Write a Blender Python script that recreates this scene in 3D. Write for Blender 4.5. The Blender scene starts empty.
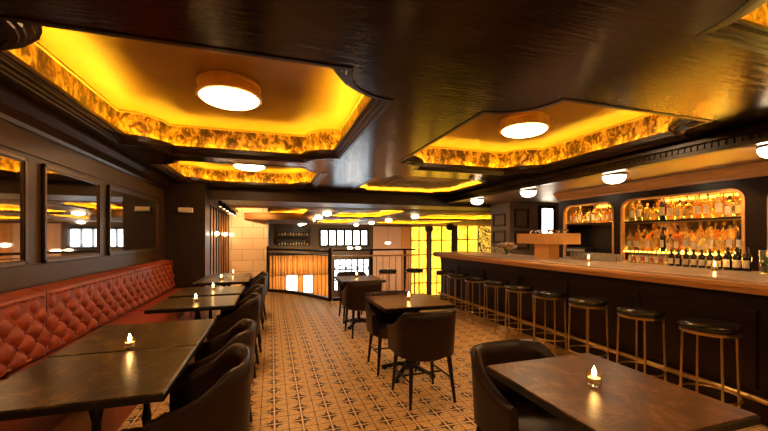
import bpy, bmesh, math, random
from mathutils import Vector, Matrix
R = random.Random(7)
PI = math.pi
C = bpy.context.scene.collection
ORD = ['first','second','third','fourth','fifth','sixth','seventh','eighth','ninth','tenth','eleventh','twelfth','thirteenth','fourteenth','fifteenth','sixteenth','seventeenth','eighteenth','nineteenth','twentieth']

# ------------------------------------------------------------ object helpers
def obj(name, bm, mat=None, parent=None, smooth=False, angle=40):
    me = bpy.data.meshes.new(name)
    bmesh.ops.recalc_face_normals(bm, faces=bm.faces)
    bm.to_mesh(me); bm.free()
    o = bpy.data.objects.new(name, me); C.objects.link(o)
    if mat: me.materials.append(mat)
    if parent: o.parent = parent
    if smooth:
        me.polygons.foreach_set('use_smooth', [True]*len(me.polygons))
        try: me.set_sharp_from_angle(angle=math.radians(angle))
        except Exception: pass
    return o
def tag(o, label, cat, group=None):
    o['label'] = label; o['category'] = cat
    if group: o['group'] = group
    return o
def thing(name, label, cat, loc=(0,0,0), rz=0, group=None):
    o = bpy.data.objects.new(name, None); C.objects.link(o)
    o.empty_display_size = .1
    o.location = loc; o.rotation_euler = (0,0,rz)
    return tag(o, label, cat, group)
def struct(name, bm, m, parent=None, smooth=False):
    o = obj(name, bm, m, parent, smooth)
    if parent is None: o['kind'] = 'structure'
    return o
def sroot(name, loc=(0,0,0)):
    o = bpy.data.objects.new(name, None); C.objects.link(o); o.location = loc; o['kind'] = 'structure'
    return o
def dup(root, loc, rz=0, label=None, group=None, scale=None):
    r = root.copy(); C.objects.link(r); r.location = loc; r.rotation_euler = (0,0,rz)
    if label: r['label'] = label
    if group: r['group'] = group
    if scale: r.scale = scale
    for ch in list(root.children):
        c = ch.copy(); C.objects.link(c); c.parent = r
        for g in list(ch.children):
            d = g.copy(); C.objects.link(d); d.parent = c
    return r
def BM(): return bmesh.new()
def box(bm, x0,x1,y0,y1,z0,z1, bev=0, mat=None):
    M = Matrix.Translation(((x0+x1)/2,(y0+y1)/2,(z0+z1)/2)) @ Matrix.Diagonal((x1-x0,y1-y0,z1-z0,1))
    if mat: M = mat @ M
    r = bmesh.ops.create_cube(bm, size=1, matrix=M)
    if bev:
        es = list({e for v in r['verts'] for e in v.link_edges})
        bmesh.ops.bevel(bm, geom=es, offset=bev, segments=2, profile=.6, affect='EDGES')
    return bm
def lathe(bm, prof, seg=24, cx=0, cy=0, cz=0, sx=1, sy=1, rot=0):
    rings = []
    for r, z in prof:
        if r < 1e-6: rings.append([bm.verts.new((cx,cy,cz+z))])
        else: rings.append([bm.verts.new((cx+sx*r*math.cos(rot+2*PI*i/seg), cy+sy*r*math.sin(rot+2*PI*i/seg), cz+z)) for i in range(seg)])
    for a, b in zip(rings, rings[1:]):
        for i in range(seg):
            j = (i+1) % seg
            f = [a[i % len(a)], a[j % len(a)], b[j % len(b)], b[i % len(b)]]
            u = []
            for v in f:
                if v not in u: u.append(v)
            if len(u) > 2: bm.faces.new(u)
    for rg in (rings[0], rings[-1]):
        if len(rg) > 2: bm.faces.new(rg)
    return bm
def tube(bm, pts, r, seg=10, closed=False, r2=None):
    pts = [Vector(p) for p in pts]; n = len(pts); rings = []
    prevN = None
    for i, p in enumerate(pts):
        if closed: t = (pts[(i+1) % n] - pts[i-1]).normalized()
        else: t = (pts[min(i+1,n-1)] - pts[max(i-1,0)]).normalized()
        if prevN is None:
            up = Vector((0,0,1)) if abs(t.z) < .9 else Vector((1,0,0))
            N = t.cross(up).normalized()
        else: N = (prevN - t*prevN.dot(t)).normalized()
        prevN = N; B = t.cross(N)
        rr = r if r2 is None else r + (r2-r)*i/(n-1)
        rings.append([bm.verts.new(p + (N*math.cos(2*PI*k/seg) + B*math.sin(2*PI*k/seg))*rr) for k in range(seg)])
    m = n if closed else n-1
    for i in range(m):
        a, b = rings[i], rings[(i+1) % n]
        for k in range(seg):
            bm.faces.new((a[k], a[(k+1)%seg], b[(k+1)%seg], b[k]))
    if not closed:
        bm.faces.new(rings[0]); bm.faces.new(rings[-1])
    return bm
def offs(path, d):
    """closed CCW polygon, moved inwards by d"""
    n = len(path); out = []
    for i in range(n):
        p0, p1, p2 = Vector(path[i-1]), Vector(path[i]), Vector(path[(i+1)%n])
        a = (p1-p0).normalized(); b = (p2-p1).normalized()
        na, nb = Vector((-a.y,a.x)), Vector((-b.y,b.x))
        m = na+nb
        if m.length < 1e-6: m = na
        m.normalize()
        out.append(p1 + m*(d/max(.35, m.dot(na))))
    return [(v.x,v.y) for v in out]
def sweep(bm, path, prof, closed_prof=False):
    rings = [[bm.verts.new((x,y,z)) for x,y in offs(path,d)] for d,z in prof]
    n = len(path)
    pairs = list(zip(rings, rings[1:]))
    if closed_prof: pairs.append((rings[-1], rings[0]))
    for a, b in pairs:
        for i in range(n):
            j = (i+1) % n
            bm.faces.new((a[i],a[j],b[j],b[i]))
    return bm
def plate(name, outer, holes, w0, w1, mat, fn=None, parent=None, kind=None):
    """flat plate with holes; fn maps (u,v,w) to (x,y,z)"""
    cu = bpy.data.curves.new(name, 'CURVE'); cu.dimensions = '2D'; cu.fill_mode = 'BOTH'
    cu.extrude = abs(w1-w0)/2
    for pts in [outer]+holes:
        sp = cu.splines.new('POLY'); sp.points.add(len(pts)-1); sp.use_cyclic_u = True
        for p, q in zip(sp.points, pts): p.co = (q[0], q[1], 0, 1)
    tmp = bpy.data.objects.new('tmp', cu); C.objects.link(tmp)
    dg = bpy.context.evaluated_depsgraph_get(); dg.update()
    me = bpy.data.meshes.new_from_object(tmp.evaluated_get(dg))
    bpy.data.objects.remove(tmp)
    bm = BM(); bm.from_mesh(me); bpy.data.meshes.remove(me); bpy.data.curves.remove(cu)
    mid = (w0+w1)/2
    bmesh.ops.remove_doubles(bm, verts=bm.verts, dist=1e-5)
    for v in bm.verts:
        u, vv, w = v.co.x, v.co.y, v.co.z+mid
        v.co = fn(u,vv,w) if fn else (u,vv,w)
    o = obj(name, bm, mat, parent)
    if kind: o['kind'] = kind
    return o
def XYplane(x0,x1,y0,y1): return [(x0,y0),(x1,y0),(x1,y1),(x0,y1)]

# ------------------------------------------------------------ materials
class NT:
    def __init__(s, name):
        s.m = bpy.data.materials.new(name); s.m.use_nodes = True
        s.t = s.m.node_tree; s.b = s.t.nodes['Principled BSDF']; s.out = s.t.nodes['Material Output']
    def n(s, typ, **kw):
        nd = s.t.nodes.new(typ)
        for k, v in kw.items(): setattr(nd, k, v)
        return nd
    def L(s, a, b): s.t.links.new(a, b)
    def math(s, op, a, b=None, c=None):
        nd = s.n('ShaderNodeMath', operation=op)
        for i, v in enumerate((a,b,c)):
            if v is None: continue
            if isinstance(v, (int,float)): nd.inputs[i].default_value = v
            else: s.L(v, nd.inputs[i])
        return nd.outputs[0]
    def coords(s, scale=(1,1,1), kind='Object'):
        tc = s.n('ShaderNodeTexCoord'); mp = s.n('ShaderNodeMapping')
        mp.inputs['Scale'].default_value = scale
        s.L(tc.outputs[kind], mp.inputs[0]); return mp.outputs[0]
    def noise(s, scale, vec=None, detail=4, rough=.55, dist=0):
        nd = s.n('ShaderNodeTexNoise'); nd.inputs['Scale'].default_value = scale
        nd.inputs['Detail'].default_value = detail; nd.inputs['Roughness'].default_value = rough
        nd.inputs['Distortion'].default_value = dist
        if vec is not None: s.L(vec, nd.inputs['Vector'])
        return nd.outputs[0]
    def ramp(s, fac, stops):
        nd = s.n('ShaderNodeValToRGB'); e = nd.color_ramp.elements
        while len(e) < len(stops): e.new(.5)
        for el, (p, c) in zip(e, stops): el.position = p; el.color = (*c,1)
        s.L(fac, nd.inputs[0]); return nd.outputs[0]
    def mix(s, fac, a, b):
        nd = s.n('ShaderNodeMix', data_type='RGBA')
        for i, v in ((0,fac),(6,a),(7,b)):
            if isinstance(v,(int,float)): nd.inputs[i].default_value = v
            elif isinstance(v, tuple): nd.inputs[i].default_value = (*v,1)
            else: s.L(v, nd.inputs[i])
        return nd.outputs[2]
    def bump(s, h, strength=.3, dist=.01):
        nd = s.n('ShaderNodeBump'); nd.inputs['Strength'].default_value = strength
        nd.inputs['Distance'].default_value = dist
        s.L(h, nd.inputs['Height']); s.L(nd.outputs[0], s.b.inputs['Normal'])
    def set(s, **kw):
        for k, v in kw.items():
            i = s.b.inputs[k.replace('_',' ')]
            if isinstance(v, tuple): i.default_value = (*v,1)
            elif isinstance(v,(int,float)): i.default_value = v
            else: s.L(v, i)
        return s
def simple(name, col, rough=.5, metal=0, var=.15, sc=20, **kw):
    t = NT(name)
    nz = t.noise(sc, t.coords())
    d = tuple(max(0,c*(1-var)) for c in col); l = tuple(min(1,c*(1+var)) for c in col)
    t.set(Base_Color=t.ramp(nz, [(.3,d),(.7,l)]), Roughness=rough, Metallic=metal, **kw)
    return t.m
def emis(name, col, st, base=(.8,.8,.8)):
    t = NT(name); t.set(Base_Color=base, Emission_Color=col, Emission_Strength=st, Roughness=.4); return t.m

def m_ceiling():
    t = NT('lacquered_ceiling_wood')
    v = t.coords((1.2,14,1)); nz = t.noise(3, v, 6, .6, .3)
    t.set(Base_Color=t.ramp(nz, [(.3,(.006,.0025,.0012)),(.7,(.016,.007,.003))]), Specular_IOR_Level=.31, Specular_Tint=(1,.66,.42))
    t.set(Roughness=t.math('MULTIPLY_ADD', nz, .14, .10))
    t.bump(t.math('ADD', nz, t.noise(1.5, t.coords(), 2)), .22, .01); return t.m
def m_darkwood(name='dark_stained_wood', a=(.007,.002,.001), b=(.019,.006,.0025), rough=.34, sc=(9,9,1)):
    t = NT(name); nz = t.noise(3, t.coords(sc), 5, .6, .6)
    t.set(Base_Color=t.ramp(nz, [(.3,a),(.75,b)]), Roughness=rough, Specular_IOR_Level=.3); t.bump(nz, .08, .003); return t.m
def m_gold():
    t = NT('antique_gold_leaf')
    v = t.coords((1,1,.7)); a = t.noise(13, v, 9, .72, .8); b = t.noise(4.5, t.coords((1,1,.5)), 4)
    f = t.math('ADD', t.math('MULTIPLY', a, .7), t.math('MULTIPLY', b, .3))
    t.set(Base_Color=t.ramp(f, [(.42,(.02,.008,.003)),(.485,(.10,.045,.01)),(.54,(.34,.19,.045)),(.66,(.6,.4,.12))]), Roughness=.45, Metallic=.3)
    return t.m
def m_floor():
    t = NT('encaustic_tile')
    P = .2035
    tc = t.n('ShaderNodeTexCoord'); sp = t.n('ShaderNodeSeparateXYZ'); t.L(tc.outputs['Object'], sp.inputs[0])
    def fold(s, o):
        u = t.math('DIVIDE', t.math('SUBTRACT', s, o), P)
        return t.math('ABSOLUTE', t.math('SUBTRACT', t.math('FRACT', t.math('ADD', u, 100.5)), .5))
    U, V = fold(sp.outputs[0], -.179), fold(sp.outputs[1], 2.772)
    def ell(cx, cy, rx, ry):
        a = t.math('POWER', t.math('DIVIDE', t.math('SUBTRACT', U, cx), rx), 2)
        b = t.math('POWER', t.math('DIVIDE', t.math('SUBTRACT', V, cy), ry), 2)
        return t.math('LESS_THAN', t.math('ADD', a, b), 1)
    petal = t.math('MAXIMUM', ell(.16,.085,.13,.055), ell(.085,.16,.055,.13))
    mid = t.math('MAXIMUM', ell(.5,.5,.1,.03), ell(.5,.5,.03,.1))
    mn = t.math('MINIMUM', U, V); mx = t.math('MAXIMUM', U, V)
    cross = t.math('LESS_THAN', mn, .028)
    groove = t.math('LESS_THAN', t.math('ABSOLUTE', t.math('SUBTRACT', mn, .045)), .016)
    midl = t.math('GREATER_THAN', mx, .482)
    r = t.math('SQRT', t.math('ADD', t.math('POWER', U, 2), t.math('POWER', V, 2)))
    ring = t.math('LESS_THAN', t.math('ABSOLUTE', t.math('SUBTRACT', r, .36)), .014)
    ring2 = t.math('LESS_THAN', t.math('ABSOLUTE', t.math('SUBTRACT', t.math('ADD', U, V), .72)), .016)
    nz = t.noise(26, t.coords(), 6, .7); big = t.noise(2.5, t.coords(), 3)
    base = t.ramp(nz, [(.3,(.54,.335,.135)),(.7,(.92,.66,.30))])
    base = t.mix(t.math('MULTIPLY', big, .3), base, (.42,.24,.10))
    c = t.mix(t.math('MULTIPLY', t.math('MAXIMUM', ring, ring2), .45), base, (.17,.085,.035))
    c = t.mix(t.math('MULTIPLY', midl, .9), c, (.12,.05,.018))
    c = t.mix(t.math('MULTIPLY', mid, .6), c, (.10,.05,.025))
    c = t.mix(t.math('MULTIPLY', groove, .85), c, (.10,.045,.018))
    c = t.mix(petal, c, (.045,.026,.018))
    c = t.mix(t.math('MULTIPLY', cross, .8), c, (.9,.66,.4))
    t.set(Base_Color=c, Roughness=.42, Specular_IOR_Level=.4)
    t.bump(nz, .1, .002); return t.m
def m_table(name='worn_tabletop', stops=[(.42,(.012,.006,.002)),(.51,(.035,.020,.006)),(.61,(.20,.125,.035))]):
    t = NT(name); v = t.coords((1,1,1))
    a = t.noise(5, v, 8, .75, 1.2); b = t.noise(60, t.coords((1,.2,1)), 4, .7, 2)
    f = t.math('ADD', t.math('MULTIPLY', a, .65), t.math('MULTIPLY', b, .35))
    t.set(Base_Color=t.ramp(f, stops), Roughness=t.math('MULTIPLY_ADD', f, .35, .16))
    t.bump(f, .12, .002); return t.m
def m_leather(name, c, rough=.38, var=.25, coat=0):
    t = NT(name); nz = t.noise(9, t.coords(), 4); fine = t.noise(260, t.coords(), 2)
    t.set(Base_Color=t.ramp(nz, [(.3,tuple(x*(1-var) for x in c)),(.7,tuple(x*(1+var) for x in c))]), Roughness=rough, Coat_Weight=coat, Specular_IOR_Level=.35)
    t.bump(fine, .12, .001); return t.m
def m_block():
    t = NT('cream_block_wall')
    br = t.n('ShaderNodeTexBrick'); br.inputs['Scale'].default_value = 1
    br.inputs['Brick Width'].default_value = .62; br.inputs['Row Height'].default_value = .34; br.inputs['Mortar Size'].default_value = .006
    br.inputs['Color1'].default_value = (.66,.5,.3,1); br.inputs['Color2'].default_value = (.6,.44,.25,1); br.inputs['Mortar'].default_value = (.25,.14,.06,1)
    tc = t.n('ShaderNodeTexCoord'); sp = t.n('ShaderNodeSeparateXYZ'); cb = t.n('ShaderNodeCombineXYZ')
    t.L(tc.outputs['Object'], sp.inputs[0]); t.L(t.math('ADD', sp.outputs[0], sp.outputs[1]), cb.inputs[0]); t.L(sp.outputs[2], cb.inputs[1])
    t.L(cb.outputs[0], br.inputs['Vector']); t.set(Base_Color=br.outputs[0], Roughness=.6); return t.m
def m_stone():
    t = NT('veined_stone_counter'); a = t.noise(3, t.coords((1,.5,1)), 8, .65, 1.5)
    t.set(Base_Color=t.ramp(a, [(.3,(.33,.25,.19)),(.5,(.49,.39,.30)),(.7,(.62,.51,.40))]), Roughness=.25); return t.m
def m_amberpane():
    t = NT('amber_leaded_glass'); a = t.noise(2.2, t.coords(), 5, .6, .6)
    c = t.ramp(a, [(.3,(.8,.34,.02)),(.6,(1,.53,.03))])
    t.set(Base_Color=(.6,.4,.1), Emission_Color=c, Emission_Strength=t.math('MULTIPLY_ADD', a, 4.2, -.4), Roughness=.3); return t.m
def m_glass(name, col, rough=.05, tr=1.0):
    t = NT(name); t.set(Base_Color=col, Roughness=rough, Transmission_Weight=tr, IOR=1.3); return t.m
def m_curtain():
    t = NT('gold_pleated_curtain'); a = t.noise(3, t.coords((6,6,.3)), 3)
    t.set(Base_Color=t.ramp(a, [(.3,(.45,.2,.05)),(.7,(.75,.4,.12))]), Roughness=.7, Emission_Color=(1,.5,.12), Emission_Strength=0); return t.m
def m_alabaster():
    t = NT('alabaster_bowl'); a = t.noise(12, t.coords(), 5, .6, 1.5)
    t.set(Base_Color=(.8,.75,.65), Emission_Color=t.ramp(a, [(.3,(1,.62,.30)),(.6,(1,.84,.62))]), Emission_Strength=8.5, Roughness=.35); return t.m

M = dict(
 ceil=m_ceiling(), wood=m_darkwood(), gold=m_gold(), floor=m_floor(), table=m_table(), tableb=m_table('worn_brown_tabletop', [(.42,(.05,.018,.006)),(.51,(.10,.042,.015)),(.61,(.26,.13,.045))]),
 trimw=m_darkwood('dark_molding_wood', (.014,.007,.004), (.034,.016,.008), .3),
 tray=simple('golden_tray_paint', (.26,.145,.034), .5, 0, .08, 3), trayb=simple('brown_tray_paint', (.26,.145,.05), .5, 0, .08, 3),
 bulkhead=simple('brown_bulkhead_paint', (.05,.03,.018), .42, 0, .15, 4, Specular_IOR_Level=.3),
 backceil=simple('tan_ceiling_paint', (.30,.15,.045), .6, 0, .1, 2, Specular_IOR_Level=.15),
 barceil=simple('warm_satin_ceiling', (.32,.19,.12), .42, 0, .06, 2),
 wallbrown=simple('taupe_painted_panelling', (.050,.024,.011), .42, 0, .1, 5, Specular_IOR_Level=.3),
 mirframe=simple('dull_bronze', (.09,.055,.03), .35, .6, .2, 30),
 red=m_leather('oxblood_leather', (.26,.048,.020), .42),
 redseat=m_leather('red_seat_leather', (.30,.045,.022), .36),
 brownleather=m_leather('dark_brown_leather', (.017,.0055,.002), .45),
 blackleather=m_leather('black_leather', (.012,.010,.009), .18, .2, .4),
 leg=m_darkwood('ebonised_leg', (.008,.004,.003), (.02,.01,.006), .35),
 iron=simple('cast_iron', (.012,.011,.010), .4, .5),
 brass=simple('satin_brass', (.60,.42,.17), .3, 1, .1, 15),
 lampbrass=simple('lamp_brass', (.95,.66,.27), .34, 1, .12, 12),
 stone=m_stone(), edge=m_darkwood('counter_edge_wood', (.5,.25,.08), (.72,.38,.14), .3, (9,1,9)),
 oak=m_darkwood('pale_oak', (.50,.25,.08), (.66,.36,.13), .5, (12,12,1)),
 block=m_block(), curtain=m_curtain(), amber=m_amberpane(),
 day=emis('daylight_pane', (.78,.90,1), 5.0), daylow=emis('street_daylight_pane', (.70,.86,1), 3.2),
 warmwin=emis('warm_white_pane', (1,.86,.66), 6),
 led=emis('amber_led_strip', (1,.56,.02), 105), ledsoft=emis('soft_amber_led_strip', (1,.55,.03), 48), ledback=emis('amber_led_back_room', (1,.54,.03), 100),
 shelfled=emis('amber_shelf_led', (1,.62,.07), 62), edgeled=emis('glowing_shelf_edge_light', (1,.5,.04), 5), nichled=emis('niche_led', (1,.45,.10), 30),
 dome=emis('opal_lamp_glass', (1,.60,.29), 26), bowl=m_alabaster(),
 globe=emis('warm_globe', (1,.80,.52), 14), spot=emis('downlight_lens', (1,.78,.5), 12), flame=emis('candle_flame', (1,.62,.22), 90),
 tumbler=m_glass('glint_glass', (1,.95,.86), .1, .9), glass=m_glass('clear_glass', (.95,.97,.97)), votive=m_glass('votive_glass', (1,.85,.6), .12),
 wax=simple('candle_wax', (.85,.7,.5), .5),
 ambglass=m_glass('amber_spirit', (1,.74,.22), .1, .8), paleglass=m_glass('pale_gold_spirit', (1,.86,.42), .08, .85),
 redglass=m_glass('copper_spirit', (.95,.45,.1), .1, .8), darkglass=simple('dark_bottle_glass', (.02,.012,.008), .12),
 clearb=m_glass('clear_spirit', (.97,.95,.88), .06, .92),
 paper=simple('cream_label_paper', (.62,.5,.34), .6, 0, .1), goldpaper=simple('gold_label_paper', (.7,.42,.1), .5, 0, .15), redpaper=simple('red_label_paper', (.4,.06,.03), .6),
 cap=simple('black_cap', (.02,.016,.014), .4), goldcap=simple('gold_cap', (.6,.4,.12), .35, .8),
 white=simple('white_plastic', (.62,.55,.45), .5, 0, .05), black=simple('black_enamel', (.012,.012,.013), .35),
 steel=simple('brushed_steel', (.5,.5,.5), .3, 1), mint=simple('mint_leaf', (.06,.14,.03), .5, 0, .4),
 peach=simple('peach_petals', (.9,.5,.28), .6, 0, .35, 30), pink=simple('pinkish_plaster', (.5,.33,.27), .6),
 orange=simple('orange_plaster', (.45,.2,.06), .6), greypanel=simple('grey_brown_panelling', (.24,.17,.115), .4, 0, .1, 5),
 lowfloor=simple('lower_storey_floor', (.05,.03,.02), .5),
 art=None, shade=simple('dark_basket_shade', (.05,.025,.01), .6),
)
t = NT('silvered_mirror'); t.set(Base_Color=(.78,.72,.66), Metallic=1.0, Roughness=.03); M['mirror'] = t.m
t = NT('smoked_back_mirror'); t.set(Base_Color=(.8,.52,.2), Metallic=1.0, Roughness=.12); M['smoke'] = t.m
t = NT('glowing_gilded_panel'); a = t.noise(2.2, t.coords(), 6, .7, 3)
t.set(Base_Color=t.ramp(a, [(.42,(.04,.02,.01)),(.5,(.8,.5,.1)),(.62,(.9,.6,.3))]), Emission_Color=t.ramp(a, [(.45,(0,0,0)),(.56,(1,.55,.06))]), Emission_Strength=.9); M['art'] = t.m  # gold patches emit a painted-in glow, the panel is no lamp

# ------------------------------------------------------------ coffers
ZS = 2.4
def notched(x0,x1,y0,y1,r,n=7):
    pts = []
    for cx, cy, a0, a1 in ((x1,y0,PI,PI/2),(x1,y1,-PI/2,-PI),(x0,y1,0,-PI/2),(x0,y0,PI/2,0)):
        for k in range(n+1):
            a = a0+(a1-a0)*k/n
            pts.append((cx+r*math.cos(a), cy+r*math.sin(a)))
    # small flat shoulders beside each arc
    return pts
COF = [(-1.5,.83,-1.58,1.2,.4,.38),(1.62,4.0,-1.58,1.2,.4,.38,2.4,'led','tray','gold',.5),(-1.57,.84,2.06,4.87,.39,.38),(1.62,4.0,2.05,4.87,.4,.38),(-1.57,.84,5.2,7.6,.36,.34),(1.62,3.95,5.43,7.6,.3,.1,2.4,'ledsoft','trayb','trayb',.4)]
n_trim = 0
def coffer(x0,x1,y0,y1,r,dep, zs=ZS, led='led', traym='tray', wallm='gold', mk=1):
    global n_trim; n_trim += 1
    O = notched(x0,x1,y0,y1,r)
    t = sroot('trim_%d' % n_trim)
    H = zs+dep
    k = mk
    struct('cornice_molding', sweep(BM(), O, [(-.012,zs),(-.012,zs-.006*k),(.02,zs-.006*k),(.024,zs+.006*k),(.045,zs+.009*k),(.05,zs+.026*k),(.078,zs+.03*k),(.083,zs+.056*k),(.105,zs+.06*k),(.105,zs+.092*k),(.09,zs+.092*k),(.088,zs+.045*k),(0,zs+.045*k)]), M['trimw'], t)
    struct('gold_leaf_band', sweep(BM(), O, [(0,zs+.0),(0,H-.03)]), M[wallm], t)
    struct('top_bead', sweep(BM(), O, [(0,H-.035),(.018,H-.03),(.018,H-.015),(.0,H-.01)]), M[traym], t)
    plate('tray_ceiling', offs(O,-.02), [], H-.015, H, M[traym], parent=t)
    struct('light_strip', sweep(BM(), O, [(.03,zs+.05*mk),(.05,zs+.05*mk),(.05,zs+.05*mk+.01),(.03,zs+.05*mk+.01)], True), M[led], t)
    return O
holes = [coffer(*c) for c in COF]
plate('ceiling', XYplane(-1.85,4.15,-2.0,7.9), holes, ZS, ZS+.02, M['ceil'], kind='structure')
# bar side fascia with dentils and the lower bar ceiling
ZB = 2.25
b = BM(); box(b,4.13,4.2,-2,7.9,ZB-.02,ZS+.02); box(b,4.08,4.13,-2,7.9,ZB+.085,ZB+.12); box(b,4.1,4.13,-2,7.9,ZB-.02,ZB+.02)
y = -1.98
while y < 7.8:
    box(b,4.118,4.13,y,y+.035,ZB+.03,ZB+.075); y += .06
n_trim += 1; struct('trim_%d' % n_trim, b, M['trimw'])
struct('ceiling.001', box(BM(),4.2,7.2,-2,7.9,ZB,ZB+.03), M['barceil'])
struct('wall_beam_bulkhead', box(BM(),-1.85,7.2,7.9,9.1,2.16,2.75), M['bulkhead']).name = 'trim_20'
# crown along the left wall
b = BM()
for s0, s1 in (((-1.85,2.26),(-1.7,2.4)),):
    vs = [b.verts.new((x,yy,z)) for yy in (-2,7.35) for x,z in ((-1.85,2.25),(-1.83,2.25),(-1.82,2.28),(-1.76,2.33),(-1.72,2.385),(-1.70,2.4),(-1.85,2.4))]
    k = 7
    for i in range(k): b.faces.new((vs[i],vs[(i+1)%k],vs[k+(i+1)%k],vs[k+i]))
    b.faces.new(vs[:k]); b.faces.new(vs[k:])
struct('trim_21', b, M['trimw'])

# ------------------------------------------------------------ shell
floor_pts = [(-1.95,-2.1),(7.3,-2.1),(7.3,7.8),(1.25,7.8),(1.12,8.1),(.92,8.5),(.65,8.92),(.3,9.3),(-.08,9.6),(-.08,11.8),(-1.95,11.8)]
plate('floor', floor_pts, [], -.15, 0, M['floor'], kind='structure')
struct('wall_left', box(BM(),-1.95,-1.85,-2.1,7.9,0,2.7), M['wallbrown'])
b = BM()
for z0,z1 in ((1.13,1.17),(2.06,2.1)): box(b,-1.86,-1.835,-2,7.3,z0,z1)
struct('trim_22', b, M['wallbrown'])
struct('wall_behind', box(BM(),-1.95,7.3,-2.15,-2.05,0,2.7), M['wallbrown'])
struct('wall_right', box(BM(),7.2,7.3,-2.1,7.9,0,2.7), M['wallbrown'])
b = box(BM(),-1.85,-1.18,7.35,7.9,0,2.4)
struct('wall_left_pier', b, m_darkwood('satin_pier_paint', (.02,.013,.01), (.035,.022,.016), .3))
struct('wall_left_back', box(BM(),-1.85,-1.2,7.9,11.7,0,2.3), M['pink'])
struct('wall_stairs', box(BM(),-1.95,-.1,11.7,11.85,0,2.3), M['block'])
struct('wall_void_left', box(BM(),-.3,-.1,11.85,21.1,-3.2,2.6), m_darkwood('dark_side_wall', (.02,.012,.008), (.04,.024,.014), .4))
struct('floor_lower_storey', box(BM(),-2,17,7.8,21.1,-3.3,-3.2), M['lowfloor'])
struct('wall_void_near', box(BM(),-.3,17,7.7,7.78,-3.2,-.16), M['wood'])
struct('wall_void_right', box(BM(),17,17.1,7.8,21.1,-3.2,2.6), M['wallbrown'])
# far street facade at y = 21
FY = 21.0
fac = [(1.84,0.35+.0)]
c_, s_ = math.cos(.3085), math.sin(.3085)
def at_y(px, py, yy):
    tt = (px-384)/354; zc = yy/(c_-tt*s_)
    return zc*(tt*c_+s_), 1.4-(py-237)*zc/354
def rect_far(px0,px1,py0,py1, yy=FY):
    xa, za = at_y(px0,(py0+py1)/2,yy); xb, zb = at_y(px1,(py0+py1)/2,yy); xm, z1 = at_y((px0+px1)/2,py0,yy); _, z0 = at_y((px0+px1)/2,py1,yy)
    return xa, xb, z0, z1
RW = {'day':rect_far(320,368,229.5,246), 'da':rect_far(286,297.5,275,293), 'db':rect_far(303,313,275,293), 'low':rect_far(334,369,259,290), 'low2':rect_far(381,394,258,292)}
AMB = [rect_far(411,427,226.5,297), rect_far(431,452,226,297), rect_far(457,478,225,297)]
rects = list(RW.values())+AMB
def xz(r): return [(r[0],r[2]),(r[1],r[2]),(r[1],r[3]),(r[0],r[3])]
plate('wall_front', [(-.3,-3.2),(17,-3.2),(17,2.6),(-.3,2.6)], [xz(r) for r in rects], FY, FY+.15, simple('dark_facade_paint', (.05,.03,.018), .5), fn=lambda u,v,w:(u,w,v), kind='structure')
wn = 0
def window(r, pane, cols, rows, fm, fw=.05, arch=False, yy=FY, lead=False):
    global wn; wn += 1
    w = sroot('window_%d' % wn)
    x0,x1,z0,z1 = r
    struct('pane', box(BM(), x0,x1,yy+.05,yy+.07,z0,z1), pane, w)
    b = BM()
    for i in range(cols+1):
        x = x0+(x1-x0)*i/cols; box(b, x-fw/2,x+fw/2,yy-.03,yy+.04,z0,z1)
    for i in range(rows+1):
        z = z0+(z1-z0)*i/rows; box(b, x0,x1,yy-.028,yy+.035,z-fw/2,z+fw/2)
    if arch:
        for k in range(3):
            cx = x0+(x1-x0)*(k+.5)/3; rr = (x1-x0)/6
            tube(b, [(cx+rr*math.cos(a*PI/12), yy-.02, z0+(z1-z0)*.62+rr*math.sin(a*PI/12)) for a in range(13)], .035, 6)
    struct('window_frame', b, fm, w)
window(RW['day'], M['day'], 6, 1, M['iron'], .15)
window(RW['da'], M['daylow'], 1, 1, M['edge']); window(RW['db'], M['daylow'], 1, 1, M['edge'])
window(RW['low'], M['daylow'], 6, 3, M['iron'], .08, True); window(RW['low2'], M['daylow'], 2, 4, M['iron'], .07)
for r in AMB: window(r, M['amber'], 2, 5, M['iron'], .06)
b = BM(); xa, xb, z0, z1 = rect_far(373,401,226,300); box(b, xa, xb, FY-.06, FY, -3.2, 2.05); struct('wall_front_pilaster', b, M['pink'])
b = BM(); xa, xb, z0, z1 = rect_far(401,410,226,300); box(b, xa, xb, FY-.12, FY, -3.2, 2.05); struct('wall_front_column', b, M['orange'])
# gilded panel beside amber windows
xa, xb, z0, z1 = rect_far(478.5,492,222,262); tag(obj('gilded_panel', box(BM(), xa, xb, FY-.1, FY-.002, z0, z1), M['art']), 'tall mottled gold and black decorative panel beside the amber windows', 'decorative panel')
# back room ceiling: tan, with long amber coffers
bh = [coffer(-1.05,1.15,9.35,14,.5,.2,2.15,'ledback','tray','tray',.6), coffer(-1.0,1.15,14.7,19.6,.5,.2,2.15,'ledback','tray','tray',.6), coffer(2.0,4.1,9.35,14,.5,.2,2.15,'ledback','tray','tray',.6),
      coffer(2.1,4.1,14.7,19.6,.5,.2,2.15,'ledback','tray','tray',.6), coffer(5.2,9.4,9.35,14,.5,.2,2.15,'ledback','tray','tray',.6), coffer(5.2,9.4,14.7,19.6,.5,.2,2.15,'ledback','tray','tray',.6)]
plate('ceiling.002', XYplane(-1.9,17,9.1,21.1), bh, 2.15, 2.17, M['backceil'], kind='structure')

el = [(.1+1.35*math.cos(a*PI/12+PI), 13.0+1.75*math.sin(a*PI/12+PI)) for a in range(13)]+[(1.45,14.2),(-1.25,14.2)]
plate('trim_19', el, [], 1.93, 2.15, M['backceil'], kind='structure')
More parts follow.
